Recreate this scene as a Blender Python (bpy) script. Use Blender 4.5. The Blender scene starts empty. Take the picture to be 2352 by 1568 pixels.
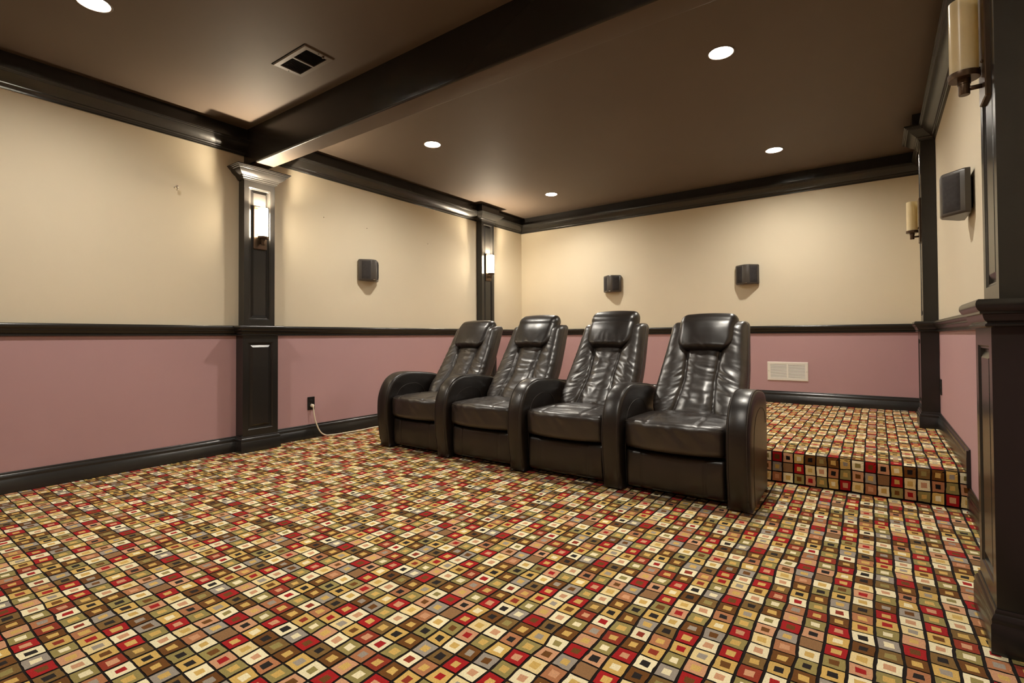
import bpy, math, random
import numpy as np
from mathutils import Matrix, Vector

# ------------------------------------------------------------------ camera, world, exposure
sc = bpy.context.scene
COL = sc.collection
CAMX, CAMY, CAMZ = 4.0499, -5.8277, 0.88
YAW, PITCH, ROLL = math.radians(35.9326), math.radians(0.8911), math.radians(-0.3239)
FPX, PCX, PCY = 1159.76, 1175.675, 754.84
cd = bpy.data.cameras.new('camera')
cam = bpy.data.objects.new('camera', cd)
COL.objects.link(cam)
fw = Vector((-math.sin(YAW) * math.cos(PITCH), math.cos(YAW) * math.cos(PITCH), math.sin(PITCH)))
rt = Vector((math.cos(YAW), math.sin(YAW), 0))
up = rt.cross(fw)
r2 = rt * math.cos(ROLL) + up * math.sin(ROLL)
u2 = -rt * math.sin(ROLL) + up * math.cos(ROLL)
M = Matrix((r2, u2, -fw)).transposed().to_4x4()
M.translation = Vector((CAMX, CAMY, CAMZ))
cam.matrix_world = M
cd.sensor_width = 36
cd.lens = FPX * 36 / 2352
cd.shift_x = (1176 - PCX) / 2352
cd.shift_y = (PCY - 784) / 2352
cd.clip_start = 0.02
sc.camera = cam

wd = bpy.data.worlds.new('world')
sc.world = wd
wd.use_nodes = True
wd.node_tree.nodes['Background'].inputs[0].default_value = (0, 0, 0, 1)
wd.node_tree.nodes['Background'].inputs[1].default_value = 0
sc.view_settings.view_transform = 'Standard'
sc.view_settings.look = 'None'
sc.view_settings.gamma = 1
sc.view_settings.use_curve_mapping = False
sc.view_settings.exposure = 1.68
sc.cycles.max_bounces = 10
sc.cycles.diffuse_bounces = 6
sc.cycles.glossy_bounces = 4

LAMP_COLOR = (1.0, 0.935, 0.825)
LAMP_STRENGTH = 270.0          # radiance of a recessed lens
SCONCE_COLOR = (1.0, 0.84, 0.62)
SCONCE_STRENGTH = 24.0
BULB_STRENGTH = 2500.0

# ------------------------------------------------------------------ room numbers
W = 4.413          # room width (left wall x=0, right wall x=W); back wall y=0
YF = -7.6          # wall behind the camera
ZC = 2.52          # ceiling
YP, ZP = -2.438, 0.187    # platform front and height
RNG = random.Random(7)


def lin(r, g, b, k=1.0):
    f = lambda c: (c / 12.92 if c <= 0.04045 else ((c + 0.055) / 1.055) ** 2.4)
    return (f(r / 255) * k, f(g / 255) * k, f(b / 255) * k, 1)


# ------------------------------------------------------------------ materials
def mat(name, col, rough=0.5, spec=0.5, metal=0.0, bump=None, emit=None, vary=None, coat=0.0, sheen=0.0, attr=None, trans=0.0):
    m = bpy.data.materials.new(name)
    m.use_nodes = True
    nt = m.node_tree
    b = nt.nodes['Principled BSDF']
    b.inputs['Base Color'].default_value = tuple(col[:3]) + (1,)
    b.inputs['Roughness'].default_value = rough
    b.inputs['Specular IOR Level'].default_value = spec
    b.inputs['Metallic'].default_value = metal
    b.inputs['Coat Weight'].default_value = coat
    b.inputs['Sheen Weight'].default_value = sheen
    b.inputs['Transmission Weight'].default_value = trans
    tc = nt.nodes.new('ShaderNodeTexCoord')
    src = None
    if attr:
        a = nt.nodes.new('ShaderNodeAttribute')
        a.attribute_name = attr
        src = a.outputs['Color']
        nt.links.new(src, b.inputs['Base Color'])
    if vary:                                   # (scale, amount) soft mottling of the colour
        n = nt.nodes.new('ShaderNodeTexNoise')
        n.inputs['Scale'].default_value = vary[0]
        n.inputs['Detail'].default_value = 4
        nt.links.new(tc.outputs['Object'], n.inputs['Vector'])
        mx = nt.nodes.new('ShaderNodeMix')
        mx.data_type = 'RGBA'
        mx.blend_type = 'MULTIPLY'
        mp = nt.nodes.new('ShaderNodeMapRange')
        mp.inputs['From Min'].default_value = 0.3
        mp.inputs['From Max'].default_value = 0.7
        mp.inputs['To Min'].default_value = 1 - vary[1]
        mp.inputs['To Max'].default_value = 1 + vary[1]
        nt.links.new(n.outputs['Fac'], mp.inputs['Value'])
        mx.inputs[0].default_value = 1
        if src:
            nt.links.new(src, mx.inputs[6])
        else:
            mx.inputs[6].default_value = tuple(col[:3]) + (1,)
        nt.links.new(mp.outputs['Result'], mx.inputs[7])
        nt.links.new(mx.outputs[2], b.inputs['Base Color'])
    if bump:                                   # (scale, strength, distance)
        n = nt.nodes.new('ShaderNodeTexNoise')
        n.inputs['Scale'].default_value = bump[0]
        n.inputs['Detail'].default_value = 3
        nt.links.new(tc.outputs['Object'], n.inputs['Vector'])
        bp = nt.nodes.new('ShaderNodeBump')
        bp.inputs['Strength'].default_value = bump[1]
        bp.inputs['Distance'].default_value = bump[2]
        nt.links.new(n.outputs['Fac'], bp.inputs['Height'])
        nt.links.new(bp.outputs['Normal'], b.inputs['Normal'])
    if emit:
        b.inputs['Emission Color'].default_value = tuple(emit[0]) + (1,)
        b.inputs['Emission Strength'].default_value = emit[1]
    return m


CREAM = mat('cream_wall_paint', (0.72, 0.640, 0.485), 0.75, 0.3, bump=(260, 0.12, 0.001), vary=(1.3, 0.02))
MAUVE = mat('mauve_wall_paint', (0.495, 0.308, 0.322), 0.6, 0.35, bump=(260, 0.12, 0.001), vary=(1.3, 0.02))
CEILP = mat('brown_ceiling_paint', (0.122, 0.092, 0.069), 0.6, 0.3, bump=(220, 0.10, 0.001), vary=(1.1, 0.04))
TRIM = mat('charcoal_trim_paint', (0.0195, 0.0180, 0.0165), 0.25, 0.5, bump=(90, 0.04, 0.001))
LEATHER = mat('dark_brown_leather', (0.021, 0.0150, 0.0118), 0.36, 0.95, bump=(420, 0.10, 0.0008), vary=(9, 0.25))
LEATHER2 = mat('dark_brown_vinyl', (0.0125, 0.0090, 0.0072), 0.34, 0.65, bump=(500, 0.08, 0.0008), vary=(7, 0.2))
SEAM = mat('seam_thread', (0.05, 0.04, 0.034), 0.45, 0.4)
BLACKP = mat('black_plastic', (0.012, 0.011, 0.011), 0.4, 0.4)
SPKBODY = mat('charcoal_speaker_shell', (0.062, 0.053, 0.046), 0.32, 0.5)
SPKGRILL = mat('speaker_cloth', (0.040, 0.036, 0.036), 0.85, 0.2, bump=(900, 0.5, 0.001), vary=(60, 0.15))
BRONZE = mat('oil_rubbed_bronze', (0.115, 0.075, 0.048), 0.34, 0.5, metal=0.75)
AMBER = mat('unlit_cream_glass', (0.95, 0.87, 0.66), 0.25, 0.5, vary=(9, 0.14))
nt = AMBER.node_tree
tr = nt.nodes.new('ShaderNodeBsdfTranslucent')
tr.inputs['Color'].default_value = (0.97, 0.88, 0.62, 1)
mxs = nt.nodes.new('ShaderNodeMixShader')
mxs.inputs[0].default_value = 0.55
nt.links.new(nt.nodes['Principled BSDF'].outputs[0], mxs.inputs[1])
nt.links.new(tr.outputs[0], mxs.inputs[2])
nt.links.new(mxs.outputs[0], nt.nodes['Material Output'].inputs['Surface'])
LIT = mat('lit_cream_glass', (0.9, 0.8, 0.6), 0.3, 0.4, emit=(SCONCE_COLOR, SCONCE_STRENGTH))
BULB = mat('lit_bulb_glass', (0.9, 0.9, 0.9), 0.4, 0.4, emit=(SCONCE_COLOR, BULB_STRENGTH))
LENS = mat('lit_lamp_lens', (0.9, 0.9, 0.9), 0.4, 0.4, emit=(LAMP_COLOR, LAMP_STRENGTH))
WHITE = mat('white_enamel', (0.86, 0.82, 0.74), 0.4, 0.5)
VENTBR = mat('brown_vent_enamel', (0.122, 0.092, 0.069), 0.45, 0.4)
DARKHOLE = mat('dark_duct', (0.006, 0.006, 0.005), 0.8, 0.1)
CORD = mat('ivory_cord_rubber', (0.85, 0.78, 0.62), 0.5, 0.4)
STEEL = mat('bright_steel', (0.7, 0.66, 0.6), 0.25, 0.5, metal=1.0)
CARPET = mat('patterned_carpet', (0.5, 0.4, 0.3), 0.95, 0.08, attr='tilecol', bump=(520, 0.55, 0.003), vary=(260, 0.16), sheen=0.1)


# ------------------------------------------------------------------ mesh helpers
def mesh_obj(name, verts, faces, m, parent=None, smooth=False, loc=None, auto=None):
    me = bpy.data.meshes.new(name)
    me.from_pydata([tuple(v) for v in verts], [], faces)
    me.materials.append(m)
    if smooth:
        me.polygons.foreach_set('use_smooth', [True] * len(me.polygons))
    me.update()
    o = bpy.data.objects.new(name, me)
    COL.objects.link(o)
    if auto is not None:
        me.set_sharp_from_angle(angle=math.radians(auto))
    if parent:
        o.parent = parent
    if loc:
        o.location = loc
    return o


def empty(name, loc, label, cat, group=None, rz=0.0):
    o = bpy.data.objects.new(name, None)
    o.empty_display_size = 0.05
    COL.objects.link(o)
    o.location = loc
    o.rotation_euler = (0, 0, rz)
    tag(o, label, cat, group)
    return o


def tag(o, label, cat, group=None):
    o['label'] = label
    o['category'] = cat
    if group:
        o['group'] = group
    return o


def struct(o):
    o['kind'] = 'structure'
    return o


class MB:
    """collects shapes for one mesh"""
    def __init__(s):
        s.v = []
        s.f = []

    def add(s, v, f):
        n = len(s.v)
        s.v += [tuple(p) for p in v]
        s.f += [tuple(i + n for i in q) for q in f]
        return s

    def box(s, x0, x1, y0, y1, z0, z1, bev=0.0):
        if bev <= 0:
            v = [(x, y, z) for z in (z0, z1) for y in (y0, y1) for x in (x0, x1)]
            f = [(0, 2, 3, 1), (4, 5, 7, 6), (0, 1, 5, 4), (2, 6, 7, 3), (0, 4, 6, 2), (1, 3, 7, 5)]
            return s.add(v, f)
        b = bev
        v, f, idx = [], [], {}
        sx, sy, sz = (x0, x1), (y0, y1), (z0, z1)
        sg = (1, -1)
        for i in range(2):
            for j in range(2):
                for k in range(2):
                    for a in range(3):
                        p = [sx[i], sy[j], sz[k]]
                        for c in range(3):
                            if c != a:
                                p[c] += b * sg[(i, j, k)[c]]
                        idx[(i, j, k, a)] = len(v)
                        v.append(tuple(p))
        for a in range(3):
            o1, o2 = [c for c in range(3) if c != a]
            for e in range(2):
                q = []
                for (m1, m2) in ((0, 0), (1, 0), (1, 1), (0, 1)):
                    t = [0, 0, 0]
                    t[a], t[o1], t[o2] = e, m1, m2
                    q.append(idx[(t[0], t[1], t[2], a)])
                f.append(tuple(q))
        for a in range(3):                     # edges along a
            o1, o2 = [c for c in range(3) if c != a]
            for m1 in range(2):
                for m2 in range(2):
                    q = []
                    for e in (0, 1):
                        t = [0, 0, 0]
                        t[a], t[o1], t[o2] = e, m1, m2
                        pr = (idx[(t[0], t[1], t[2], o1)], idx[(t[0], t[1], t[2], o2)])
                        q += list(pr) if e == 0 else list(reversed(pr))
                    f.append(tuple(q))
        for i in range(2):
            for j in range(2):
                for k in range(2):
                    f.append(tuple(idx[(i, j, k, a)] for a in range(3)))
        s.add(v, f)
        s.fix = True
        return s

    def rev(s, prof, n=32, axis='Z', c=(0, 0, 0), close=True):
        """surface of revolution; prof = [(radius, height)]"""
        v, f = [], []
        for (r, h) in prof:
            for k in range(n):
                a = 2 * math.pi * k / n
                p = (r * math.cos(a), r * math.sin(a), h)
                if axis == 'X':
                    p = (h, r * math.cos(a), r * math.sin(a))
                elif axis == 'Y':
                    p = (r * math.sin(a), h, r * math.cos(a))
                v.append((p[0] + c[0], p[1] + c[1], p[2] + c[2]))
        for i in range(len(prof) - 1):
            for k in range(n):
                k2 = (k + 1) % n
                f.append((i * n + k, i * n + k2, (i + 1) * n + k2, (i + 1) * n + k))
        if close:
            f.append(tuple(reversed(range(n))))
            f.append(tuple((len(prof) - 1) * n + k for k in range(n)))
        return s.add(v, f)

    def tube(s, pts, r, n=10, caps=True):
        pts = [Vector(p) for p in pts]
        v, f = [], []
        ref = Vector((0, 0, 1))
        prev = None
        for i, p in enumerate(pts):
            t = (pts[min(i + 1, len(pts) - 1)] - pts[max(i - 1, 0)]).normalized()
            if prev is None:
                a = t.cross(ref)
                if a.length < 1e-3:
                    a = t.cross(Vector((1, 0, 0)))
            else:
                a = prev - t * prev.dot(t)
            a.normalize()
            prev = a
            b = t.cross(a)
            for k in range(n):
                q = p + a * (r * math.cos(2 * math.pi * k / n)) + b * (r * math.sin(2 * math.pi * k / n))
                v.append(tuple(q))
        for i in range(len(pts) - 1):
            for k in range(n):
                k2 = (k + 1) % n
                f.append((i * n + k, i * n + k2, (i + 1) * n + k2, (i + 1) * n + k))
        if caps:
            f.append(tuple(reversed(range(n))))
            f.append(tuple((len(pts) - 1) * n + k for k in range(n)))
        return s.add(v, f)

    def prism(s, poly, z0, z1):
        n = len(poly)
        v = [(x, y, z0) for x, y in poly] + [(x, y, z1) for x, y in poly]
        f = [tuple(reversed(range(n))), tuple(range(n, 2 * n))]
        f += [(i, (i + 1) % n, n + (i + 1) % n, n + i) for i in range(n)]
        return s.add(v, f)

    def build(s, name, m, parent=None, smooth=False, auto=None, loc=None):
        o = mesh_obj(name, s.v, s.f, m, parent, smooth or auto is not None, loc)
        import bmesh
        bm = bmesh.new()
        bm.from_mesh(o.data)
        bmesh.ops.recalc_face_normals(bm, faces=bm.faces[:])
        bm.to_mesh(o.data)
        bm.free()
        if auto is not None:
            o.data.set_sharp_from_angle(angle=math.radians(auto))
        return o


def catmull(pts, n=8, closed=False):
    P = [np.array(p, float) for p in pts]
    out = []
    m = len(P)
    rng = range(m) if closed else range(m - 1)
    for i in rng:
        p0 = P[(i - 1) % m] if closed or i > 0 else P[0]
        p1, p2 = P[i], P[(i + 1) % m]
        p3 = P[(i + 2) % m] if closed or i + 2 < m else P[-1]
        for k in range(n):
            t = k / n
            out.append(0.5 * ((2 * p1) + (-p0 + p2) * t + (2 * p0 - 5 * p1 + 4 * p2 - p3) * t * t + (-p0 + 3 * p1 - 3 * p2 + p3) * t ** 3))
    if not closed:
        out.append(P[-1])
    return out


def vnoise(x, y, seed=0):
    """vectorised value noise in [-1,1]"""
    x = np.asarray(x, float)
    y = np.asarray(y, float)
    xi = np.floor(x).astype(np.int64)
    yi = np.floor(y).astype(np.int64)
    fx, fy = x - xi, y - yi
    fx = fx * fx * (3 - 2 * fx)
    fy = fy * fy * (3 - 2 * fy)

    def h(a, b):
        n = (a * 374761393 + b * 668265263 + seed * 1442695041) & 0xFFFFFFFF
        n = ((n ^ (n >> 13)) * 1274126177) & 0xFFFFFFFF
        n = n ^ (n >> 16)
        return (n & 0xFFFF) / 32767.5 - 1
    return (h(xi, yi) * (1 - fx) + h(xi + 1, yi) * fx) * (1 - fy) + (h(xi, yi + 1) * (1 - fx) + h(xi + 1, yi + 1) * fx) * fy


def rbox(n, half, r):
    """grid-covered rounded box; returns verts array, faces, unit-cube params"""
    nx, ny, nz = n
    idx, P, F = {}, [], []

    def vid(i, j, k):
        key = (i, j, k)
        if key not in idx:
            idx[key] = len(P)
            P.append((2 * i / nx - 1, 2 * j / ny - 1, 2 * k / nz - 1))
        return idx[key]
    for i in range(nx):
        for j in range(ny):
            F.append((vid(i, j, 0), vid(i, j + 1, 0), vid(i + 1, j + 1, 0), vid(i + 1, j, 0)))
            F.append((vid(i, j, nz), vid(i + 1, j, nz), vid(i + 1, j + 1, nz), vid(i, j + 1, nz)))
    for i in range(nx):
        for k in range(nz):
            F.append((vid(i, 0, k), vid(i + 1, 0, k), vid(i + 1, 0, k + 1), vid(i, 0, k + 1)))
            F.append((vid(i, ny, k), vid(i, ny, k + 1), vid(i + 1, ny, k + 1), vid(i + 1, ny, k)))
    for j in range(ny):
        for k in range(nz):
            F.append((vid(0, j, k), vid(0, j, k + 1), vid(0, j + 1, k + 1), vid(0, j + 1, k)))
            F.append((vid(nx, j, k), vid(nx, j + 1, k), vid(nx, j + 1, k + 1), vid(nx, j, k + 1)))
    P = np.array(P)
    H = np.array(half)
    R = np.minimum(np.array(r if hasattr(r, '__len__') else (r, r, r), float), H * 0.999)
    p = P * H
    q = np.clip(p, -(H - R), H - R)
    dv = (p - q) / R
    ln = np.linalg.norm(dv, axis=1, keepdims=True)
    ln[ln < 1e-9] = 1
    return q + dv / np.maximum(ln, 1e-9) * R * np.minimum(ln, 1.0) ** 0, F, P


# ------------------------------------------------------------------ room shell
ZSPLIT = 0.937


def wall(name, p0, p1, inward, z0=-0.05, z1=ZC + 0.12, th=0.12):
    """solid two-tone wall from p0 to p1 (2-D), thickness away from the room"""
    ox, oy = -inward[0] * th, -inward[1] * th
    v, f = [], []
    for z in (z0, ZSPLIT, z1):
        v += [(p0[0], p0[1], z), (p1[0], p1[1], z), (p1[0] + ox, p1[1] + oy, z), (p0[0] + ox, p0[1] + oy, z)]
    f.append((3, 2, 1, 0))
    f.append((8, 9, 10, 11))
    for b in (0, 4):
        for k in range(4):
            f.append((b + k, b + (k + 1) % 4, b + 4 + (k + 1) % 4, b + 4 + k))
    me = bpy.data.meshes.new(name)
    me.from_pydata(v, [], f)
    me.materials.append(MAUVE)
    me.materials.append(CREAM)
    for i, p in enumerate(me.polygons):
        zc = sum(me.vertices[k].co.z for k in p.vertices) / len(p.vertices)
        p.material_index = 1 if zc > ZSPLIT else 0
    o = bpy.data.objects.new(name, me)
    COL.objects.link(o)
    import bmesh
    bm = bmesh.new()
    bm.from_mesh(me)
    bmesh.ops.recalc_face_normals(bm, faces=bm.faces[:])
    bm.to_mesh(me)
    bm.free()
    return struct(o)


wall('wall_left', (0, YF), (0, 0), (1, 0))
wall('wall_back', (-0.12, 0), (W + 0.12, 0), (0, -1))
wall('wall_right', (W, YF), (W, 0), (-1, 0))
wall('wall_front', (-0.12, YF), (W + 0.12, YF), (0, 1))
LIGHTS = [(1.000, -2.757, 'recessed ceiling light above the leftmost recliner, behind the beam'),
          (3.335, -2.757, 'largest recessed ceiling light in view, right of the beam'),
          (1.018, -.853, 'recessed ceiling light nearest the far left corner'),
          (3.327, -.853, 'recessed ceiling light nearest the far right pilaster'),
          (0.972, -5.045, 'recessed ceiling light cut by the top left edge of the picture'),
          (3.335, -5.045, 'recessed ceiling light in front of the beam on the near right side')]
HOLE, CELL = .066, .09
cb = MB()
rows = sorted(set(l[1] for l in LIGHTS))
yprev = YF
for ry in rows:
    cb.add([(0, yprev, ZC), (W, yprev, ZC), (W, ry - CELL, ZC), (0, ry - CELL, ZC)], [(3, 2, 1, 0)])
    xprev = 0.0
    for lx in sorted(l[0] for l in LIGHTS if l[1] == ry):
        cb.add([(xprev, ry - CELL, ZC), (lx - CELL, ry - CELL, ZC), (lx - CELL, ry + CELL, ZC), (xprev, ry + CELL, ZC)], [(3, 2, 1, 0)])
        v, f = [], []
        for k in range(48):
            a = 2 * math.pi * k / 48
            ca, sa = math.cos(a), math.sin(a)
            q = CELL / max(abs(ca), abs(sa))
            v += [(lx + HOLE * ca, ry + HOLE * sa, ZC), (lx + q * ca, ry + q * sa, ZC)]
            k2 = (k + 1) % 48
            f.append((2 * k, 2 * k2, 2 * k2 + 1, 2 * k + 1))
        cb.add(v, f)
        xprev = lx + CELL
    cb.add([(xprev, ry - CELL, ZC), (W, ry - CELL, ZC), (W, ry + CELL, ZC), (xprev, ry + CELL, ZC)], [(3, 2, 1, 0)])
    yprev = ry + CELL
cb.add([(0, yprev, ZC), (W, yprev, ZC), (W, 0, ZC), (0, 0, ZC)], [(3, 2, 1, 0)])
cb.box(0, W, YF, 0, ZC + .12, ZC + .2)
c = mesh_obj('ceiling', cb.v, cb.f, CEILP)
struct(c)

# ceiling beam with eased lower edges
BY0, BY1, BZ = -3.846, -3.690, 2.237
prof = []
rb = 0.014
for k in range(5):
    a = math.pi + (math.pi / 2) * k / 4
    prof.append((BY0 + rb + rb * math.cos(a), BZ + rb + rb * math.sin(a)))
for k in range(5):
    a = 1.5 * math.pi + (math.pi / 2) * k / 4
    prof.append((BY1 - rb + rb * math.cos(a), BZ + rb + rb * math.sin(a)))
prof += [(BY1, ZC), (BY0, ZC)]
n = len(prof)
bm_ = MB().add([(0.0, y, z) for y, z in prof] + [(W, y, z) for y, z in prof],
               [tuple(range(n)), tuple(reversed(range(n, 2 * n)))] + [(i, n + i, n + (i + 1) % n, (i + 1) % n) for i in range(n)])
o = bm_.build('ceiling_beam', TRIM, auto=35)
o.data.materials.append(CEILP)
for p in o.data.polygons:
    if p.normal.z < -.9:
        p.material_index = 1
struct(o)


# ------------------------------------------------------------------ swept mouldings
def sweep(name, path, profile, i0, i1, m):
    """sweep a closed (distance-from-wall, z) profile along path[i0..i1]; mitres use the whole path"""
    N = len(path)

    def nrm(a, b):
        dx, dy = b[0] - a[0], b[1] - a[1]
        l = math.hypot(dx, dy)
        return (dy / l, -dx / l)
    v, f = [], []
    for i in range(i0, i1 + 1):
        n1 = nrm(path[i - 1], path[i]) if i > 0 else None
        n2 = nrm(path[i], path[i + 1]) if i < N - 1 else None
        n1, n2 = n1 or n2, n2 or n1
        k = 1 + n1[0] * n2[0] + n1[1] * n2[1]
        mx, my = (n1[0] + n2[0]) / k, (n1[1] + n2[1]) / k
        for d_, z in profile:
            v.append((path[i][0] + mx * d_, path[i][1] + my * d_, z))
    P = len(profile)
    for i in range(i1 - i0):
        for k in range(P):
            k2 = (k + 1) % P
            f.append((i * P + k, i * P + k2, (i + 1) * P + k2, (i + 1) * P + k))
    f.append(tuple(range(P)))
    f.append(tuple(reversed(range((i1 - i0) * P, (i1 - i0 + 1) * P))))
    b = MB().add(v, f)
    o = b.build(name, m, auto=40)
    return struct(o)


PC1, PC2 = -3.763, -0.8625           # pilaster centres along the side walls
LH, LX = 0.140, 0.105                # lower shaft half width / projection
UH, UX = 0.1225, 0.085               # upper shaft


def side_path(h, x, centres):
    """whole U-shaped path (left wall, back wall, right wall) jogging round the pilasters"""
    L = [(0, YF)]
    for cy in sorted(centres):
        L += [(0, cy - h), (x, cy - h), (x, cy + h), (0, cy + h)]
    a = len(L)
    L += [(0, 0), (W, 0)]
    b = len(L) - 1
    for cy in sorted(centres, reverse=True):
        L += [(W, cy + h), (W - x, cy + h), (W - x, cy - h), (W, cy - h)]
    L += [(W, YF)]
    return L, a, b


rail_prof = [(-0.01, .8986), (.012, .8986), (.0165, .902), (.0165, .907), (.0115, .910), (.0115, .9135), (.017, .917), (.0205, .925), (.0225, .9345),
             (.0285, .9365), (.0285, .9425), (.0335, .947), (.0375, .955), (.0385, .963), (.0365, .971), (.031, .9765), (-0.01, .9767)]
path, a, b = side_path(LH, LX, (PC1, PC2))
o = sweep('trim_1', path, rail_prof, 0, a, TRIM)
o['label'] = 'charcoal chair rail along the left wall'
o = sweep('trim_2', path, rail_prof, a, b, TRIM)
o['label'] = 'charcoal chair rail along the back wall'
o = sweep('trim_3', path, rail_prof, b, len(path) - 1, TRIM)
o['label'] = 'charcoal chair rail along the right wall'

base_prof = [(-0.01, 0), (.017, 0), (.017, .079), (.0145, .082), (.0145, .087), (.0155, .094), (.0115, .104), (.007, .109), (.007, .116), (.004, .121), (-0.01, .121)]


def raised(pr, dz):
    return [(d_, z + dz) for d_, z in pr]


# left wall (the far run stands on the platform), back wall, right wall
lp = [(0, YF), (0, PC1 - LH), (LX, PC1 - LH), (LX, PC1 + LH), (0, PC1 + LH), (0, YP)]
sweep('baseboard_left', lp, base_prof, 0, len(lp) - 1, TRIM)
path, a, b = side_path(LH, LX, (PC2,))
path[0] = (0, YP - 0.02)
path[-1] = (W, YP - 0.035)
o = sweep('baseboard_left_platform', path, raised(base_prof, ZP), 0, a, TRIM)
o.name = 'baseboard_left_raised'
sweep('baseboard_back', path, raised(base_prof, ZP), a, b, TRIM)
sweep('baseboard_right_raised', path, raised(base_prof, ZP), b, len(path) - 1, TRIM)
rp = [(W, YP - 0.035), (W, PC1 + LH), (W - LX, PC1 + LH), (W - LX, PC1 - LH), (W, PC1 - LH), (W, YF)]
sweep('baseboard_right', rp, base_prof, 0, len(rp) - 1, TRIM)
# upright board that closes the step end of the raised baseboard
o = MB().box(W - 0.0165, W, YP - 0.038, YP + 0.002, 0.118, ZP + 0.115).build('baseboard_step_end', TRIM)
struct(o)

crown_prof = [(-0.01, 2.320), (.011, 2.320), (.012, 2.329), (.0165, 2.332), (.0175, 2.338), (.0225, 2.345), (.027, 2.347), (.0275, 2.352), (.036, 2.358), (.047, 2.366), (.059, 2.377),
              (.069, 2.389), (.0755, 2.398), (.083, 2.399), (.085, 2.405), (.092, 2.407), (.0935, 2.413), (.1, 2.414), (.1, 2.425), (.05, 2.425), (.05, 2.52), (-0.01, 2.52)]
path, a, b = side_path(UH, UX, (PC2,))
# the beam interrupts the crown on both side walls
lp1 = [(0, YF), (0, BY0)]
o = sweep('trim_4', lp1, crown_prof, 0, 1, TRIM)
o['label'] = 'charcoal crown moulding on the left wall in front of the beam'
path[0] = (0, BY1)
path[-1] = (W, BY1)
o = sweep('trim_5', path, crown_prof, 0, a, TRIM)
o['label'] = 'charcoal crown moulding on the left wall behind the beam'
o = sweep('trim_6', path, crown_prof, a, b, TRIM)
o['label'] = 'charcoal crown moulding on the back wall'
o = sweep('trim_7', path, crown_prof, b, len(path) - 1, TRIM)
o['label'] = 'charcoal crown moulding on the right wall behind the beam'
o = sweep('trim_8', [(W, BY0), (W, YF)], crown_prof, 0, 1, TRIM)
o['label'] = 'charcoal crown moulding on the right wall in front of the beam'


# ------------------------------------------------------------------ pilasters
def shaft(name, half, proj, z0, z1, rz0, rz1, parent, stile=0.038):
    """shaft with a framed raised panel on its face; local +x is out of the wall"""
    b = MB()
    rings = [(0, 0, 0, proj), ]
    loops = []
    # rectangles on the face: (half width, z low, z high, x)
    loops.append((half, z0, z1, proj))
    w = half - stile
    loops.append((w, rz0, rz1, proj))
    loops.append((w - .004, rz0 + .004, rz1 - .004, proj - .004))
    loops.append((w - .009, rz0 + .009, rz1 - .009, proj - .005))
    loops.append((w - .013, rz0 + .013, rz1 - .013, proj - .013))
    loops.append((w - .018, rz0 + .018, rz1 - .018, proj - .013))
    body = MB()
    v, f = [], []
    for (hw, a_, c_, x) in loops:
        v += [(x, -hw, a_), (x, hw, a_), (x, hw, c_), (x, -hw, c_)]
    for i in range(len(loops) - 1):
        for k in range(4):
            k2 = (k + 1) % 4
            f.append((i * 4 + k, i * 4 + k2, (i + 1) * 4 + k2, (i + 1) * 4 + k))
    L = (len(loops) - 1) * 4
    f.append((L, L + 1, L + 2, L + 3))
    n0 = len(v)
    v += [(0, -half, z0), (0, half, z0), (0, half, z1), (0, -half, z1)]
    for k in range(4):
        k2 = (k + 1) % 4
        f.append((n0 + k, n0 + k2, k2, k))
    f.append((n0 + 3, n0 + 2, n0 + 1, n0))
    body.add(v, f)
    o = body.build(name, TRIM, parent)
    # raised field of the panel
    p = MB()
    v, f = [], []
    w2 = w - .020
    for (hw, a_, c_, x) in ((w2, rz0 + .020, rz1 - .020, proj - .013), (w2 - .016, rz0 + .038, rz1 - .038, proj - .003), (w2 - .016, rz0 + .038, rz1 - .038, proj - .003)):
        v += [(x, -hw, a_), (x, hw, a_), (x, hw, c_), (x, -hw, c_)]
    v = v[:8]
    for k in range(4):
        k2 = (k + 1) % 4
        f.append((k, k2, 4 + k2, 4 + k))
    f.append((4, 5, 6, 7))
    p.add(v, f)
    p.build('raised_panel', TRIM, o)
    return o


def capital(parent, z0=2.112, z1=2.207):
    pr = [(0, 0.0), (.010, .0), (.011, .008), (.017, .011), (.019, .020), (.025, .024), (.027, .030), (.040, .038), (.053, .050), (.062, .062), (.066, .070),
          (.073, .071), (.075, .078), (.082, .080), (.084, .087), (.090, .088), (.090, .095)]
    v, f = [], []
    s = (z1 - z0) / .095
    for d_, h in pr:
        X, Y = UX + d_, UH + d_
        z = z0 + h * s
        v += [(0, -Y, z), (X, -Y, z), (X, Y, z), (0, Y, z)]
    for i in range(len(pr) - 1):
        for k in range(4):
            k2 = (k + 1) % 4
            f.append((i * 4 + k, i * 4 + k2, (i + 1) * 4 + k2, (i + 1) * 4 + k))
    f.append((3, 2, 1, 0))
    L = (len(pr) - 1) * 4
    f.append((L, L + 1, L + 2, L + 3))
    MB().add(v, f).build('capital', TRIM, parent, auto=35)


def pilaster(loc, rz, label, top, cap, z0):
    t = empty('pilaster', (loc[0] + (.002 if rz == 0 else -.002), loc[1], loc[2] + .001), label, 'pilaster', 'charcoal panelled wall pilasters', rz)
    shaft('lower_shaft', LH, LX, 0.0, .935 - z0, z0 and .17 or .17, .845 - z0, t, .042)
    u = shaft('upper_shaft', UH, UX, .935 - z0, top - z0, 1.022 - z0, (2.060 if cap else 2.285) - z0, t)
    if cap:
        capital(t, 2.112 - z0, 2.207 - z0)
    return t


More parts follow.
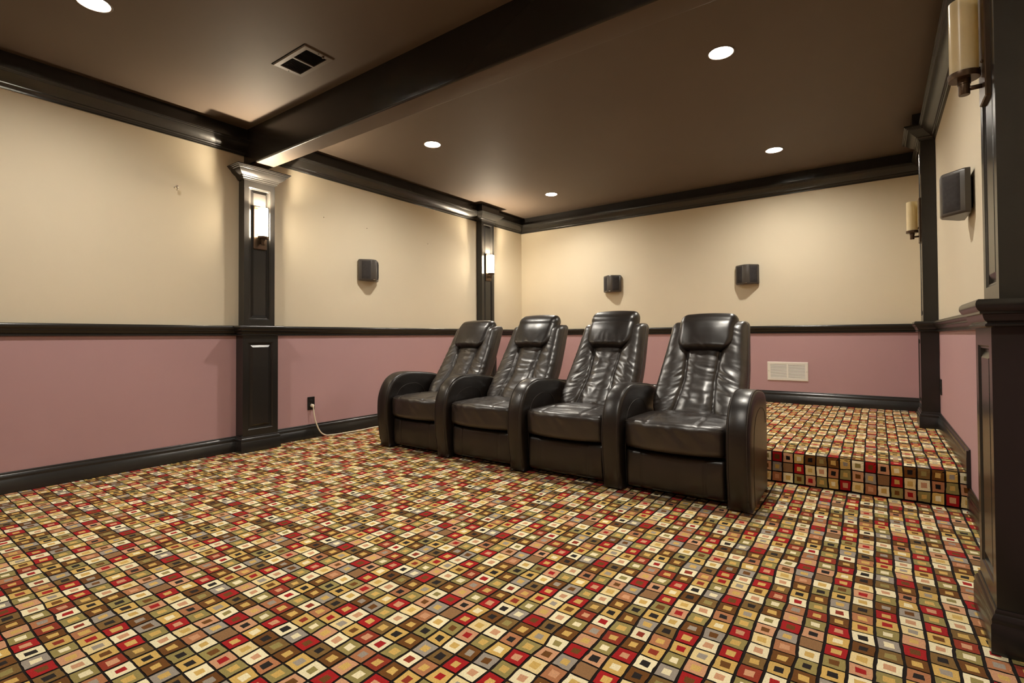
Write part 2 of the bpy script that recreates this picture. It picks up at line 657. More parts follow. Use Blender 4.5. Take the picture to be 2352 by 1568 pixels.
pilaster((0, PC1, 0), 0, 'charcoal pilaster with its own capital holding the left end of the ceiling beam', 2.237, True, 0)
pilaster((0, PC2, ZP), 0, 'charcoal pilaster near the far left corner, behind the recliners', 2.33, False, ZP)
pilaster((W, PC2, ZP), math.pi, 'charcoal pilaster at the far right, standing on the carpeted platform', 2.33, False, ZP)
pilaster((W, PC1, 0), math.pi, 'large near pilaster cut by the right edge of the picture', 2.237, True, 0)

# ------------------------------------------------------------------ carpet
CC = dict(cream=(254, 242, 200), cream2=(243, 220, 160), gold=(220, 182, 102), red=(172, 28, 30), rust=(150, 56, 36), pink=(216, 162, 122), olive=(158, 144, 86),
          olbr=(130, 100, 54), brown=(114, 72, 28), grey=(166, 156, 142), taupe=(150, 112, 74), tan=(184, 124, 84), black=(36, 31, 29))
TAB = ['rust/gold olive/cream pink/black taupe/taupe cream/gold olive/black brown/gold olive/gold',
       'brown/gold red/pink gold/cream red/gold olive/brown gold/black grey/gold cream/rust',
       'gold/rust cream/black brown/black cream2/gold pink/red cream/gold olbr/black tan/gold',
       'olive/cream grey/cream olbr/olive cream/pink olive/gold brown/grey red/gold gold/red',
       'pink/gold red/brown brown/gold tan/black gold/cream grey/brown cream/pink cream2/grey',
       'cream/pink olbr/black gold/grey olive/gold red/pink olive/gold red/gold gold/brown',
       'olive/cream brown/gold cream/olive pink/brown cream2/gold cream/pink olbr/gold rust/pink',
       'tan/grey pink/gold red/brown grey/gold tan/pink brown/gold gold/black cream/red']
TAB = [[tuple(t.split('/')) for t in r.split()] for r in TAB]
KALB = 0.98
COLS = {k: np.array(lin(*v, KALB)) for k, v in CC.items()}
LINE = np.array(lin(28, 20, 16, 0.8))
rs = np.random.RandomState(11)


def carpet_mesh(name, cell, s_map, i_rng, j_rng, clampf, base_polys, gapx=.0041, gapy=.0028):
    """tiles i,j with wobbling seams; cell(a,b) -> plane coords of lattice corner, s_map -> 3-D"""
    ni, nj = i_rng[1] - i_rng[0] + 2, j_rng[1] - j_rng[0] + 2
    wob = rs.normal(0, 1, (ni + 1, nj + 1, 2)) * np.array([.0015, .0009])
    # slow drift of the weave
    ii, jj = np.meshgrid(np.arange(ni + 1), np.arange(nj + 1), indexing='ij')
    wob[..., 0] += 0.0035 * vnoise(ii * .23, jj * .31, 5)
    wob[..., 1] += 0.0022 * vnoise(ii * .31, jj * .23, 9)
    V, F, C = [], [], []
    SEG = 3
    for a in range(ni - 1):
        for b_ in range(nj - 1):
            i, j = i_rng[0] + a, j_rng[0] + b_
            q = np.array([cell(i - .5, j - .5), cell(i + .5, j - .5), cell(i + .5, j + .5), cell(i - .5, j + .5)], float)
            q += np.array([wob[a, b_], wob[a + 1, b_], wob[a + 1, b_ + 1], wob[a, b_ + 1]])
            ctr = q.mean(0)
            if not clampf(ctr, True):
                continue
            o_, n_ = TAB[(i - 1) % 8][j % 8]
            sgn = np.sign(ctr - q)
            q = q + sgn * np.array([gapx, gapy])
            k = .46 + rs.uniform(-.04, .04)
            inn = ctr + (q - ctr) * k + rs.normal(0, .0008, (4, 2))
            lo, li = [], []
            for e in range(4):
                for t in range(SEG):
                    u = t / SEG
                    jit = rs.normal(0, .0007, 2) if t else 0
                    lo.append(q[e] * (1 - u) + q[(e + 1) % 4] * u + jit)
                    li.append(inn[e] * (1 - u) + inn[(e + 1) % 4] * u + (rs.normal(0, .0004, 2) if t else 0))
            lo = [clampf(p, False) for p in lo]
            li = [clampf(p, False) for p in li]
            n0 = len(V)
            V += [s_map(p) for p in lo] + [s_map(p) for p in li]
            L = 4 * SEG
            br = rs.uniform(.93, 1.06)
            for e in range(L):
                e2 = (e + 1) % L
                F.append((n0 + e, n0 + e2, n0 + L + e2, n0 + L + e))
                C.append(COLS[o_] * br)
            F.append(tuple(range(n0 + L, n0 + 2 * L)))
            C.append(COLS[n_] * br)
    for poly in base_polys:
        n0 = len(V)
        V += poly
        F.append(tuple(range(n0, n0 + len(poly))))
        C.append(LINE)
    o = mesh_obj(name, V, F, CARPET)
    at = o.data.attributes.new('tilecol', 'FLOAT_COLOR', 'FACE')
    arr = np.array(C)
    arr[:, 3] = 1
    at.data.foreach_set('color', arr.astype(np.float32).ravel())
    import bmesh
    return struct(o)


FO = np.array([3.8156, -3.0210])
FI = np.array([.05945, 0.0])
FJ = np.array([0.0005, -.05955])


def fcell(i, j):
    return FO + FI * i + FJ * j


def fclamp(p, test):
    if test:
        return -.03 < p[0] < W + .03 and YF - .03 < p[1] < YP + .03
    return np.array([min(max(p[0], 0.001), W - .001), min(max(p[1], YF + .001), YP - .001)])


carpet_mesh('floor', fcell, lambda p: (p[0], p[1], 0.0), (-66, 12), (-11, 78), fclamp,
            [[(0, YF, -.0018), (W, YF, -.0018), (W, YP, -.0018), (0, YP, -.0018)],
             [(0, YP, -.06), (W, YP, -.06), (W, YF, -.06), (0, YF, -.06)]])

# platform: the same carpet runs over a rounded nosing and down the riser
NR = 0.016
DEPTH = -YP          # platform depth


def pmap(p, off=0.0):
    x, s = p[0], p[1]            # s = distance along cloth from the nosing line, + towards the back
    r = NR
    arc = r * math.pi / 2
    if s > r:
        return (x, YP + s, ZP + off)
    if s > r - arc:
        a = (r - s) / r
        return (x, YP + r - (r + off) * math.sin(a), ZP - r + (r + off) * math.cos(a))
    return (x, YP - off, ZP - r - (r - arc - s))


PX0, PDX = 3.5204 + .057 / 2, .05702   # centre of pattern column 8 at k=0


def pcell(i, j):
    # column 8 sits at PX0 ; row 1 is the last row on the flat, row 2 the first on the riser
    return np.array([PX0 + (i - 8) * PDX, (1.5 - j) * .0592 + 0.004])


SMIN = -(ZP - NR) + NR - NR * math.pi / 2


def pclamp(p, test):
    if test:
        return -.03 < p[0] < W + .03 and SMIN - .02 < p[1] < DEPTH + .02
    return np.array([min(max(p[0], 0.001), W - .001), min(max(p[1], SMIN + .001), DEPTH - .001)])


base = []
ss = [DEPTH, NR] + [NR - NR * math.pi / 2 * k / 6 for k in range(1, 7)] + [SMIN]
for s0, s1 in zip(ss[:-1], ss[1:]):
    base.append([pmap((0, s0), -.0018), pmap((0, s1), -.0018), pmap((W, s1), -.0018), pmap((W, s0), -.0018)])
o = carpet_mesh('raised_platform', pcell, pmap, (-56, 24), (-41, 6), pclamp, base)
o['label'] = 'carpeted platform one step up across the back of the room'

# ------------------------------------------------------------------ recessed ceiling lights
for x, y, lab in LIGHTS:
    t = empty('recessed_light', (x, y, ZC), lab, 'ceiling light', 'recessed ceiling lights')
    MB().rev([(HOLE - .0015, .001), (HOLE - .0005, -.003), (HOLE + .004, -.004), (HOLE + .010, -.0025), (HOLE + .011, 0)], 48, close=False).build('trim_ring', VENTBR, t, smooth=True)
    MB().rev([(HOLE - .001, 0), (HOLE - .004, .012), (.057, .028), (.054, .060), (.001, .060)], 48, close=False).build('reflector', WHITE, t, auto=40)
    MB().rev([(.056, .026), (.050, .020), (.038, .0145), (.02, .0115), (.001, .0105)], 40, close=False).build('lens', LENS, t, smooth=True)


# ------------------------------------------------------------------ wall sconces
def sconce(loc, rz, lit, label):
    t = empty('wall_sconce', loc, label, 'wall lamp', 'cylinder wall sconces on the pilasters', rz)
    # local: +x out of the pilaster face, z relative to the plate centre (1.75)
    pl = MB().box(0, .016, -.053, .053, -.168, .168, .003).build('backplate', BRONZE, t)
    cx, r = .056, .0345
    z0, z1 = -.085, .150
    MB().rev([(r, z0 + .002), (r, z1), (r - .004, z1 + .001), (r - .005, z1 - .004), (r - .005, z0 + .004)], 36, c=(cx, 0, 0), close=False).build('shade', LIT if lit else AMBER, t, auto=40)
    MB().rev([(.004, z0 - .004), (r + .003, z0 - .004), (r + .004, z0 - .002), (r + .004, z0 + .014), (r + .001, z0 + .015)], 36, c=(cx, 0, 0)).build('cup', BRONZE, t, auto=40)
    MB().rev([(.013, z0 - .052), (.014, z0 - .050), (.014, z0 - .020), (.016, z0 - .019), (.016, z0 - .003)], 24, c=(cx, 0, 0)).build('stem', BRONZE, t, auto=40)
    MB().tube([(.012, 0, z0 - .034), (cx, 0, z0 - .034)], .007, 12).build('arm', BRONZE, t, smooth=True)
    if lit:
        bp = []
        for k in range(9):
            a = -math.pi / 2 + math.pi * k / 8
            bp.append((max(.0005, .0155 * math.cos(a)), z1 - .023 + .0155 * math.sin(a)))
        MB().rev([(.010, z0), (.010, z1 - .036)] , 16, c=(cx, 0, 0)).build('lamp_holder', WHITE, t, smooth=True)
        MB().rev(bp, 20, c=(cx, 0, 0)).build('bulb', BULB, t, smooth=True)
    for yy in (-.024, .024):
        MB().rev([(.0045, 0), (.0045, .004), (.002, .006)], 12, 'X', c=(.016, yy, -.055)).build('screw', BRONZE, pl, smooth=True)
    return t


ZS = 1.750
sconce((UX - .003, PC1, ZS), 0, True, 'lit wall sconce on the pilaster under the left end of the beam')
sconce((UX - .003, PC2, ZS), 0, True, 'lit wall sconce on the far left pilaster above the recliners')
sconce((W - UX + .003, PC2, ZS), math.pi, False, 'unlit cream glass sconce on the far right pilaster')
sconce((W - UX + .003, PC1, ZS), math.pi, False, 'large unlit amber glass sconce at the upper right corner of the picture')


# ------------------------------------------------------------------ surround speakers
def speaker(loc, rz, label):
    t = empty('surround_speaker', loc, label, 'speaker', 'wall surround speakers', rz)
    # local: y out of the wall, x along the wall, z from the underside
    H = .205
    hb, hf = .113, .027
    y0, y1, y2 = .014, .034, .112
    pts = [(-hb, y0), (hb, y0), (hb + .001, y1), (hb - .010, y1 + .012), (hf + .006, y2 - .004), (hf - .002, y2), (-hf + .002, y2), (-hf - .006, y2 - .004), (-hb + .010, y1 + .012), (-hb - .001, y1)]
    b = MB()
    v, f = [], []
    lay = [(0.0, .93), (.004, .975), (.010, 1.0), (H - .010, 1.0), (H - .004, .975), (H, .93)]
    n = len(pts)
    for z, k in lay:
        v += [(x * k, y0 + (y - y0) * k, z) for x, y in pts]
    for i in range(len(lay) - 1):
        for k in range(n):
            f.append((i * n + k, i * n + (k + 1) % n, (i + 1) * n + (k + 1) % n, (i + 1) * n + k))
    f.append(tuple(reversed(range(n))))
    f.append(tuple(range((len(lay) - 1) * n, len(lay) * n)))
    b.add(v, f).build('cabinet', SPKBODY, t, auto=30)
    for s in (-1, 1):
        ax, ay = s * (hf + .010), y2 - .0055
        bx, by = s * (hb - .013), y1 + .016
        dx, dy = bx - ax, by - ay
        l = math.hypot(dx, dy)
        nx, ny = (-dy / l * s * -1, dx / l * s * -1)
        if ny < 0:
            nx, ny = -nx, -ny
        v, f = [], []
        NX, NZ = 10, 8
        for i in range(NX + 1):
            for k in range(NZ + 1):
                u, w = i / NX, k / NZ
                bul = .0032 + .004 * math.sin(math.pi * u)
                if i in (0, NX) or k in (0, NZ):
                    bul = -.001
                v.append((ax + dx * u + nx * bul, ay + dy * u + ny * bul, .016 + (H - .032) * w))
        for i in range(NX):
            for k in range(NZ):
                q = i * (NZ + 1) + k
                f.append((q, q + NZ + 1, q + NZ + 2, q + 1))
        nb = len(v)
        v += [(ax - nx * .006, ay - ny * .006, .016), (bx - nx * .006, by - ny * .006, .016), (bx - nx * .006, by - ny * .006, H - .016), (ax - nx * .006, ay - ny * .006, H - .016)]
        f.append((nb, nb + 1, nb + 2, nb + 3))
        MB().add(v, f).build('grille', SPKGRILL, t, auto=35)
    MB().box(-.045, .045, 0, .016, .03, H - .03, .003).build('wall_bracket', BLACKP, t)
    MB().box(-.012, .012, y2 - .002, y2 + .0012, .008, .0125).build('badge', STEEL, t)
    return t


speaker((0, -2.658, 1.428), -math.pi / 2, 'dark surround speaker on the cream left wall between the two pilasters')
speaker((1.390, 0, 1.424), math.pi, 'dark surround speaker on the back wall, nearer the far left corner')
speaker((2.937, 0, 1.420), math.pi, 'dark surround speaker on the back wall, nearer the white air grille')
speaker((W, -2.658, 1.433), math.pi / 2, 'large near surround speaker on the right wall between the pilasters')

# ------------------------------------------------------------------ recliners
YR = -3.140                     # front of the row on the floor
ARMC = [.830, 1.466, 2.130, 2.803, 3.482]
AW = .114


def make_arm(parent, xc, seed, ext=.12, tap=.06):
    side = [(0.004, 0.012), (-.012, .10), (-.026, .20), (-.031, .30), (-.026, .39), (-.004, .462), (.034, .524), (.085, .565), (.150, .588), (.23, .593), (.33, .584), (.42, .566),
            (.49, .535), (.53, .48), (.545, .40), (.545, .20), (.54, .012)]
    side = [(y + (ext * min(1, max(0, (y - .23) / .25)) if y > .23 else 0), z) for y, z in side]
    L = catmull(side, 5)
    # straight bottom
    n = len(L)
    L = np.array(L)
    T = np.roll(L, -1, 0) - np.roll(L, 1, 0)
    T /= np.linalg.norm(T, axis=1, keepdims=True)
    Nn = np.stack([-T[:, 1], T[:, 0]], 1)
    ctr = L.mean(0)
    if ((L + Nn * .01 - ctr) ** 2).sum() > ((L - ctr) ** 2).sum():
        Nn = -Nn                                   # inward
    w = AW / 2
    st = []
    for inset, x in ((.085, w + .004), (.06, w + .0035), (.036, w + .0025), (.024, w + .0005), (.017, w - .001), (.0095, w - .005), (.004, w - .012), (.001, w - .022), (0, w - .036)):
        st.append((-x, inset))
    st += [(-.012, -.001), (.012, -.001)]
    st += [(-x, i_) for x, i_ in reversed(st[:9])]
    v, f = [], []
    for (x, ins) in st:
        P = L + Nn * ins
        P[:, 1] = L[:, 1] + Nn[:, 1] * ins * np.clip((L[:, 1] - .012) / .10, 0, 1)
        # plan taper at the back end
        xx = x * (1 - tap * np.clip((P[:, 0] - .34) / .2, 0, 1) ** 2)
        bul = .004 * vnoise(P[:, 0] * 9 + seed, P[:, 1] * 9, seed)
        for q, (yy, zz) in enumerate(P):
            v.append((xc + xx[q], YR + yy, zz + (bul[q] * .6 if zz > .1 else 0)))
    for i in range(len(st) - 1):
        for k in range(n):
            k2 = (k + 1) % n
            f.append((i * n + k, i * n + k2, (i + 1) * n + k2, (i + 1) * n + k))
    f.append(tuple(range(n)))
    f.append(tuple(reversed(range((len(st) - 1) * n, len(st) * n))))
    o = MB().add(v, f).build('arm', LEATHER2, parent, auto=60)
    for s in (-1, 1):
        ins, x = .0035, w - .0125
        pts = []
        for q in range(3, n - 22):
            P = L[q] + Nn[q] * (ins - .0008)
            pts.append((xc + s * x * (1 - tap * max(0, min(1, (P[0] - .34) / .2)) ** 2), YR + P[0], max(P[1], .02)))
        MB().tube(pts, .0022, 6).build('welt', SEAM, o, smooth=True)
        # arched side-panel seam
        pp = catmull([(.07, .03), (.058, .20), (.065, .36), (.11, .455), (.20, .495), (.30, .492), (.37, .45), (.39, .40)], 6)
        MB().tube([(xc + s * (w + .0042) * (1 - tap * max(0, min(1, (p[0] - .34) / .2)) ** 2), YR + p[0], p[1]) for p in pp], .0013, 6).build('panel_seam', SEAM, o, smooth=True)
    return o


def wrinkle(a, b, seed, fa, fb):
    """ridged creases, elongated along a"""
    w_ = vnoise(a * fa * .6 + 3, b * fb * .25, seed + 3) * 1.3
    n1 = vnoise(a * fa + w_, b * fb + w_ * 1.4, seed)
    n2 = vnoise(a * fa * 1.9 + w_, b * fb * 2.1 + w_, seed + 1)
    return (1 - np.abs(n1) * 1.6) * .65 + n2 * .35


def make_seat(parent, x0, x1, seed):
    hw = (x1 - x0) / 2 - .008
    xc = (x0 + x1) / 2
    y0, y1, z0, z1 = .012, .58, .252, .412
    v, f, P = rbox((56, 50, 18), (hw, (y1 - y0) / 2, (z1 - z0) / 2), (.022, .034, .034))
    x, y, z = v[:, 0].copy(), v[:, 1] + (y0 + y1) / 2, v[:, 2] + (z0 + z1) / 2
    u = x / hw
    frontw = np.clip((.16 - (y - y0)) / .16, 0, 1)
    topw = np.clip((z - (z1 - .06)) / .06, 0, 1)
    y = y - .050 * (1 - u ** 2) * frontw ** .7
    y = y + .014 * np.abs(u) ** 4 * frontw
    dist = np.clip((y - y0) / (y1 - y0), 0, 1)
    z = z + topw * (.026 * (1 - np.abs(u) ** 2.4) * np.sin(math.pi * np.clip(dist * .85 + .18, 0, 1)) - .006)
    wr = wrinkle(x + seed * .37, y, seed, 9, 20) * np.clip(1 - np.abs(u) ** 4, 0, 1)
    z = z + topw * wr * .0075 * np.clip((y - y0 + .05) / .1, 0, 1)
    fr = np.clip((.05 - (y - y0)) / .05, 0, 1) * np.clip((z - z0) / .05, 0, 1)
    y = y - fr * vnoise(x * 26 + z * 22, z * 8, seed + 8) * .0035
    # two seams run back over the top
    for sx in (-.5, .5):
        g = np.exp(-((u - sx + .06 * (dist - .3)) / .022) ** 2)
        z = z - topw * g * .006
    o = mesh_obj('seat_cushion', np.stack([xc + x, YR + y, z], 1), f, LEATHER, parent, True)
    pts = []
    for k in range(41):
        u = -0.97 + 1.94 * k / 40
        pts.append((xc + u * hw, YR + y0 + .0075 - .050 * (1 - u * u) + .014 * abs(u) ** 4, z1 - .0135 - .004 * (1 - u * u)))
    MB().tube(pts, .0022, 6).build('welt', SEAM, o, smooth=True)
    return o


def make_footrest(parent, x0, x1, seed):
    hw = (x1 - x0) / 2 - .012
    xc = (x0 + x1) / 2
    z0, z1 = .028, .238
    y0, y1 = .040, .115
    v, f, P = rbox((64, 12, 26), (hw, (y1 - y0) / 2, (z1 - z0) / 2), (.02, .02, .022))
    x, y, z = v[:, 0], v[:, 1] + (y0 + y1) / 2, v[:, 2] + (z0 + z1) / 2
    u = x / hw
    fr = np.clip((.03 - (y - y0)) / .03, 0, 1)
    y = y - fr * (.012 * (1 - u ** 2) + .008 * np.sin(math.pi * np.clip((z - z0) / (z1 - z0), 0, 1)))
    for sx in (-.62, .62):
        g = np.exp(-((u - sx) / .016) ** 2)
        y = y + fr * g * .005
        z = z - np.clip((z - z1 + .03) / .03, 0, 1) * g * .006
    y = y - fr * .0016 * vnoise(x * 14, z * 16, seed)
    return mesh_obj('footrest', np.stack([xc + x, YR + y, z], 1), f, LEATHER2, parent, True)


ZL = np.array([.30, .36, .41, .47, .53, .60, .70, .80, .90, .985])
YL = np.array([-2.760, -2.752, -2.735, -2.690, -2.635, -2.580, -2.515, -2.455, -2.398, -2.352])
WZ = np.array([.34, .38, .43, .49, .56, .66, .78, .90, .985])
WX0 = np.array([.215, .243, .268, .281, .284, .277, .264, .252, .246])


def make_back(parent, xc, seed, hz, gap):
    kw = min(1.0, (gap / 2 - .009) / .284)
    WX = WX0 * kw
    H0, H1 = .335, .972
    hw0, ht = .28, .075
    v, f, P = rbox((88, 16, 104), (hw0, ht, (H1 - H0) / 2), (.036, .045, .045))
    z = v[:, 2] + (H0 + H1) / 2
    u = v[:, 0] / hw0
    x = u * np.interp(z, WZ, WX)
    t = v[:, 1] + ht                       # 0 front .. 2ht back
    front = np.clip(1 - t / .055, 0, 1)
    front = front * front * (3 - 2 * front)
    th = np.interp(z, [.34, .6, .98], [1.15, 1.05, .92])
    xs = np.interp(z, [.36, .45, .60, .78, .98], [.132, .112, .094, .104, .115])
    ax = np.abs(x)
    wz = np.interp(z, WZ, WX)
    bol = np.clip((ax - xs) / (wz - xs), 0, 1)
    mid = np.clip(1 - ax / xs, 0, 1)
    low = np.clip((.70 - z) / .34, 0, 1)
    d_ = .034 * np.sin(math.pi * (.04 + .90 * bol)) ** .8 * (ax > xs) + (.020 + .016 * low) * np.sin(math.pi / 2 * np.clip(mid * 1.5, 0, 1)) * (ax <= xs)
    d_ = d_ - .012 * np.exp(-((ax - xs) / .007) ** 2)
    d_ = d_ * np.clip((z - .34) / .09, 0.15, 1)
    # scallop under the headrest
    amp = np.interp(z, [.36, .50, .62, .74, .86, .97], [.6, 1.0, .95, .6, .35, .15])
    zt = z + np.where(ax > xs, .45 * (ax - xs), -.10 * (ax / xs) ** 2 * xs) + .02 * vnoise(x * 7, z * 5, seed + 9)
    wr = wrinkle(x + seed * 1.7, zt, seed, 7.0, 33)
    d_ = d_ + amp * (.0078 * wr * np.clip(1 - np.exp(-((ax - xs) / .012) ** 2), 0, 1))
    d_ = d_ + .0035 * vnoise(x * 30 + seed, z * 7, seed + 5) * np.interp(z, [.36, .45, .7, .76, .84], [1, .1, .1, 1, .3])
    y = np.interp(z, ZL, YL) + t * th - front * d_
    o = mesh_obj('backrest', np.stack([xc + x, y, z], 1), f, LEATHER, parent, True)
    # welts down both outer edges of the back
    for s in (-1, 1):
        pts = []
        for k in range(30):
            zz = .43 + (.955 - .43) * k / 29
            w_ = np.interp(zz, WZ, WX)
            pts.append((xc + s * (w_ + .0005), np.interp(zz, ZL, YL) + .052 * np.interp(zz, [.34, .6, .98], [1.15, 1.05, .92]), zz))
        MB().tube(pts, .0024, 6).build('welt', SEAM, o, smooth=True)
    # headrest pillow
    h0, h1 = .780 + hz * .35, 1.017 + hz
    hh = (h1 - h0) / 2
    v, f, P = rbox((52, 20, 40), (.186, .062, hh), (.046, .054, .056))
    z = v[:, 2] + (h0 + h1) / 2
    q = np.clip((z - h0) / (h1 - h0), 0, 1)
    k = 1 - .34 * np.clip((.42 - q) / .42, 0, 1) ** 2.2 - .02 * q
    x = v[:, 0] * k
    t = v[:, 1] + .062
    front = np.clip(1 - t / .06, 0, 1)
    u = x / .174
    d_ = .030 * (1 - np.abs(u) ** 2.2) * np.sin(math.pi * np.clip(q * .86 + .10, 0, 1)) ** .8
    wr = wrinkle(z * 1.0 + x * .4, x * 1.0, seed + 20, 7, 26) * np.clip((.5 - q) / .5, 0, 1)
    d_ = d_ + .0055 * wr + .002 * vnoise(x * 14, z * 12, seed + 31)
    zz = np.minimum(z, .985)
    y = np.interp(zz, ZL, YL) - .050 + t * 1.06 - front * d_ + np.clip(z - .93, 0, 1) ** 2 * 2.2
    z = z + .010 * (1 - u ** 2) * np.clip((q - .7) / .3, 0, 1)
    hr = mesh_obj('headrest', np.stack([xc + x, y, z], 1), f, LEATHER2, o, True)
    return o


HZ = [0.0, .030, .042, .002]
LABS = ['leftmost dark brown leather recliner of the row, nearest the left wall',
        'dark brown leather recliner second from the left in the row',
        'dark brown leather recliner third from the left, with the tallest headrest',
        'rightmost dark brown leather recliner of the row, nearest the carpeted step']
for kx in range(4):
    x0, x1 = ARMC[kx] + AW / 2, ARMC[kx + 1] - AW / 2
    xc = (x0 + x1) / 2
    t = empty('recliner', (0, 0, 0), LABS[kx], 'recliner', 'row of four leather theatre recliners')
    if kx == 0:
        make_arm(t, ARMC[0], 3)
    make_arm(t, ARMC[kx + 1], 4 + kx, *((.0, .32) if kx == 3 else ()))
    make_seat(t, x0, x1, 11 + kx * 7)
    make_footrest(t, x0, x1, 21 + kx * 7)
    make_back(t, xc, 31 + kx * 5, HZ[kx], x1 - x0)
    MB().box(x0 + .012, x1 - .012, YR + .10, YR + .66, .004, .262, .01).build('base', BLACKP, t)
    # re-seat the empty at the thing's base
    off = Vector((xc, YR + .3, 0))
    t.location = off
    for ch in t.children:
        ch.location = -off

# ------------------------------------------------------------------ outlets and cord
def outlet(loc, rz, label):
    t = empty('wall_outlet', loc, label, 'outlet', 'black wall outlets', rz)
    # local: y out of wall
    p = MB().box(-.0345, .0345, 0, .006, -.057, .057, .0025).build('cover_plate', BLACKP, t)
    for z in (.0195, -.0195):
        s = MB().rev([(.0165, .004), (.0165, .0075), (.015, .008)], 24, 'Y', c=(0, 0, z)).build('socket', BLACKP, p, auto=40)
        for x in (-.006, .006):
            MB().box(x - .0011, x + .0011, .0076, .0084, z - .003, z + .005).build('slot', SPKBODY, s)
    MB().rev([(.003, .005), (.003, .0075), (.001, .008)], 12, 'Y').build('screw', STEEL, p, smooth=True)
    return t


outlet((0, -3.261, .304), -math.pi / 2, 'black wall outlet on the mauve left wall with a cord plugged in')
outlet((W, -1.105, .503), math.pi / 2, 'black wall outlet on the mauve right wall above the platform')
t = empty('power_cord', (.02, -3.261, 0), 'ivory power cord running from the left wall outlet along the floor', 'cord')
ox, oy = .02, -3.261
path = catmull([(.040, -3.261, .262), (.042, -3.259, .225), (.045, -3.245, .15), (.050, -3.205, .055), (.056, -3.155, .014), (.066, -3.10, .008), (.078, -3.02, .006), (.086, -2.935, .006), (.094, -2.80, .006), (.074, -2.68, .006), (.070, -2.60, .006),
                (.10, -2.53, .006), (.25, -2.485, .006), (.50, -2.465, .006), (.735, -2.462, .006)], 8)
MB().tube([(p[0] - ox, p[1] - oy, p[2] + .0012) for p in path], .0056, 8).build('cord', CORD, t, smooth=True)
MB().rev([(.011, .0), (.0145, .004), (.0145, .016), (.013, .024), (.009, .030)], 20, 'X', c=(.0085 - ox, 0, .2845)).build('plug', CORD, t, smooth=True)
MB().tube([(.026 - ox, 0, .2845), (.036 - ox, 0, .278), (.040 - ox, 0, .262)], .0062, 10).build('strain_relief', CORD, t, smooth=True)

# ------------------------------------------------------------------ air grilles
t = empty('wall_grille', (3.298, 0, .5105), 'white louvred air grille low on the mauve back wall', 'air grille')
fw_, fh = .368, .191
fr = MB()
v, f = [], []
iw, ih = fw_ / 2 - .027, fh / 2 - .024
for (hx, hz_, y) in ((fw_ / 2, fh / 2, 0), (fw_ / 2, fh / 2, -.004), (fw_ / 2 - .004, fh / 2 - .004, -.0085), (iw, ih, -.0085), (iw, ih, 0)):
    v += [(-hx, y, -hz_), (hx, y, -hz_), (hx, y, hz_), (-hx, y, hz_)]
for i in range(4):
    for k in range(4):
        k2 = (k + 1) % 4
        f.append((i * 4 + k, i * 4 + k2, i * 4 + 4 + k2, i * 4 + 4 + k))
fr.add(v, f)
fr.box(-.007, .007, -.0085, -.0005, -ih, ih)
fo = fr.build('frame', WHITE, t)
MB().box(-iw, iw, -.0012, -.0002, -ih, ih).build('backing', mat('grey_duct', (.22, .20, .17), .7, .2), t)
NS = 12
pitch = 2 * ih / NS
sl = None
for s in (-1, 1):
    for k in range(NS):
        if sl is None:
            w2 = (iw - .007) / 2
            sl = MB().add([(-w2, -.0082, -.0036), (w2, -.0082, -.0036), (w2, -.0066, -.0040), (-w2, -.0066, -.0040), (-w2, -.0030, .0036), (w2, -.0030, .0036), (w2, -.0050, .0040), (-w2, -.0050, .0040)],
                          [(0, 1, 2, 3), (4, 5, 6, 7), (0, 1, 6, 7), (3, 2, 5, 4), (0, 3, 4, 7), (1, 2, 5, 6)]).build('slat', WHITE, t)
            o = sl
        else:
            o = sl.copy()
            COL.objects.link(o)
            o.parent = t
        o.location = (s * (.007 + (iw - .007) / 2), 0, -ih + pitch * (k + .5))
for s in (-1, 1):
    MB().rev([(.0035, -.0085), (.0035, -.0098), (.0015, -.0105)], 12, 'Y', c=(s * (fw_ / 2 - .012), 0, 0)).build('screw', STEEL, fo, smooth=True)

VX0, VX1, VY0, VY1 = 1.140, 1.482, -4.238, -4.048
vc = ((VX0 + VX1) / 2, (VY0 + VY1) / 2)
t = empty('ceiling_vent', (vc[0], vc[1], ZC), 'brown ceiling air vent with two dark louvre banks in front of the beam', 'air vent')
hx, hy = (VX1 - VX0) / 2, (VY1 - VY0) / 2
b = MB()
v, f = [], []
ix, iy = hx - .033, hy - .030
for (ax, ay, z) in ((hx, hy, 0), (hx, hy, -.003), (hx - .005, hy - .005, -.008), (ix, iy, -.008), (ix, iy, 0)):
    v += [(-ax, -ay, z), (ax, -ay, z), (ax, ay, z), (-ax, ay, z)]
for i in range(4):
    for k in range(4):
        k2 = (k + 1) % 4
        f.append((i * 4 + k, i * 4 + k2, i * 4 + 4 + k2, i * 4 + 4 + k))
b.add(v, f)
b.box(-.007, .007, -iy, iy, -.008, -.001)
fo = b.build('frame', VENTBR, t)
MB().box(-ix, ix, -iy, iy, -.0012, -.0003).build('backing', DARKHOLE, t)
lou = MB()
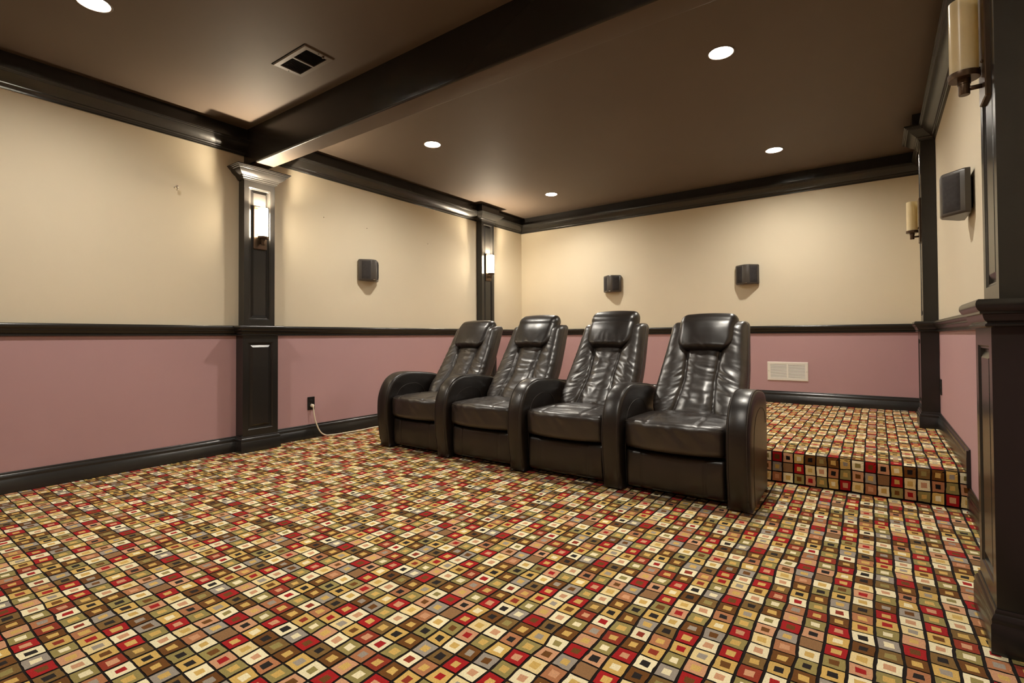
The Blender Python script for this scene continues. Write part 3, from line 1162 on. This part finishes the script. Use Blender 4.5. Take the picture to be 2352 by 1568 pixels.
for s in (-1, 1):
    for k in range(11):
        x = s * (.010 + (ix - .012) * (k + .6) / 11)
        lou.add([(x - .0052, -iy, -.0012), (x + .0036, -iy, -.0075), (x + .0036, iy, -.0075), (x - .0052, iy, -.0012),
                 (x - .0044, -iy, -.0010), (x + .0044, -iy, -.0073), (x + .0044, iy, -.0073), (x - .0044, iy, -.0010)],
                [(0, 1, 2, 3), (7, 6, 5, 4), (0, 1, 5, 4), (2, 3, 7, 6), (1, 2, 6, 5), (0, 3, 7, 4)])
o = lou.build('louvres', mat('dark_louvre_enamel', (.03, .022, .015), .5, .3), t)
o['kind'] = 'stuff'
MB().box(ix + .004, ix + .018, .028, .038, -.018, -.006, .002).build('damper_lever', VENTBR, t)
for s in (-1, 1):
    MB().rev([(.0035, -.0078), (.0035, -.0092), (.0012, -.0098)], 12, c=(s * (hx - .015), 0, 0)).build('screw', DARKHOLE, fo, smooth=True)

# thin dark strips added as the shade in the gap where the vent sits proud of the ceiling on two sides
MB().box(-hx - .004, -hx, -hy - .004, hy, -.0035, 0).box(-hx - .004, hx, -hy - .004, -hy, -.0035, 0).build('gap_shade', DARKHOLE, t)

# ------------------------------------------------------------------ small hardware on the left wall
t = empty('wall_hook', (0, -4.332, 1.959), 'small bright metal hook screwed into the cream left wall, left of the near sconce', 'hook')
t.scale = (1.5, 1.5, 1.5)
MB().rev([(.0045, 0), (.0045, .002), (.002, .003)], 14, 'X').build('flange', STEEL, t, smooth=True)
MB().tube(catmull([(0, 0, 0), (.018, 0, -.002), (.026, .001, -.006), (.027, .002, -.013), (.020, .003, -.017), (.014, .003, -.014)], 6), .0026, 8).build('shank', STEEL, t, smooth=True)
MB().rev([(.001, .024), (.006, .026), (.006, .030), (.001, .032)], 14, 'X', c=(0, 0, -.001)).build('knob', STEEL, t, smooth=True)
for (y, z, lab) in ((-3.137, 1.969, 'tiny metal screw in the cream wall just right of the near sconce'),
                    (-2.66, 1.95, 'tiny metal screw in the cream wall above the left wall speaker'),
                    (-1.832, 1.918, 'tiny metal screw in the cream wall nearest the far left pilaster')):
    o = MB().rev([(.0028, 0), (.0028, .004), (.0048, .0045), (.0048, .006), (.002, .0075)], 12, 'X').build('wall_screw', STEEL, None, smooth=True, loc=(0, y, z))
    tag(o, lab, 'screw', 'small screws left in the left wall')
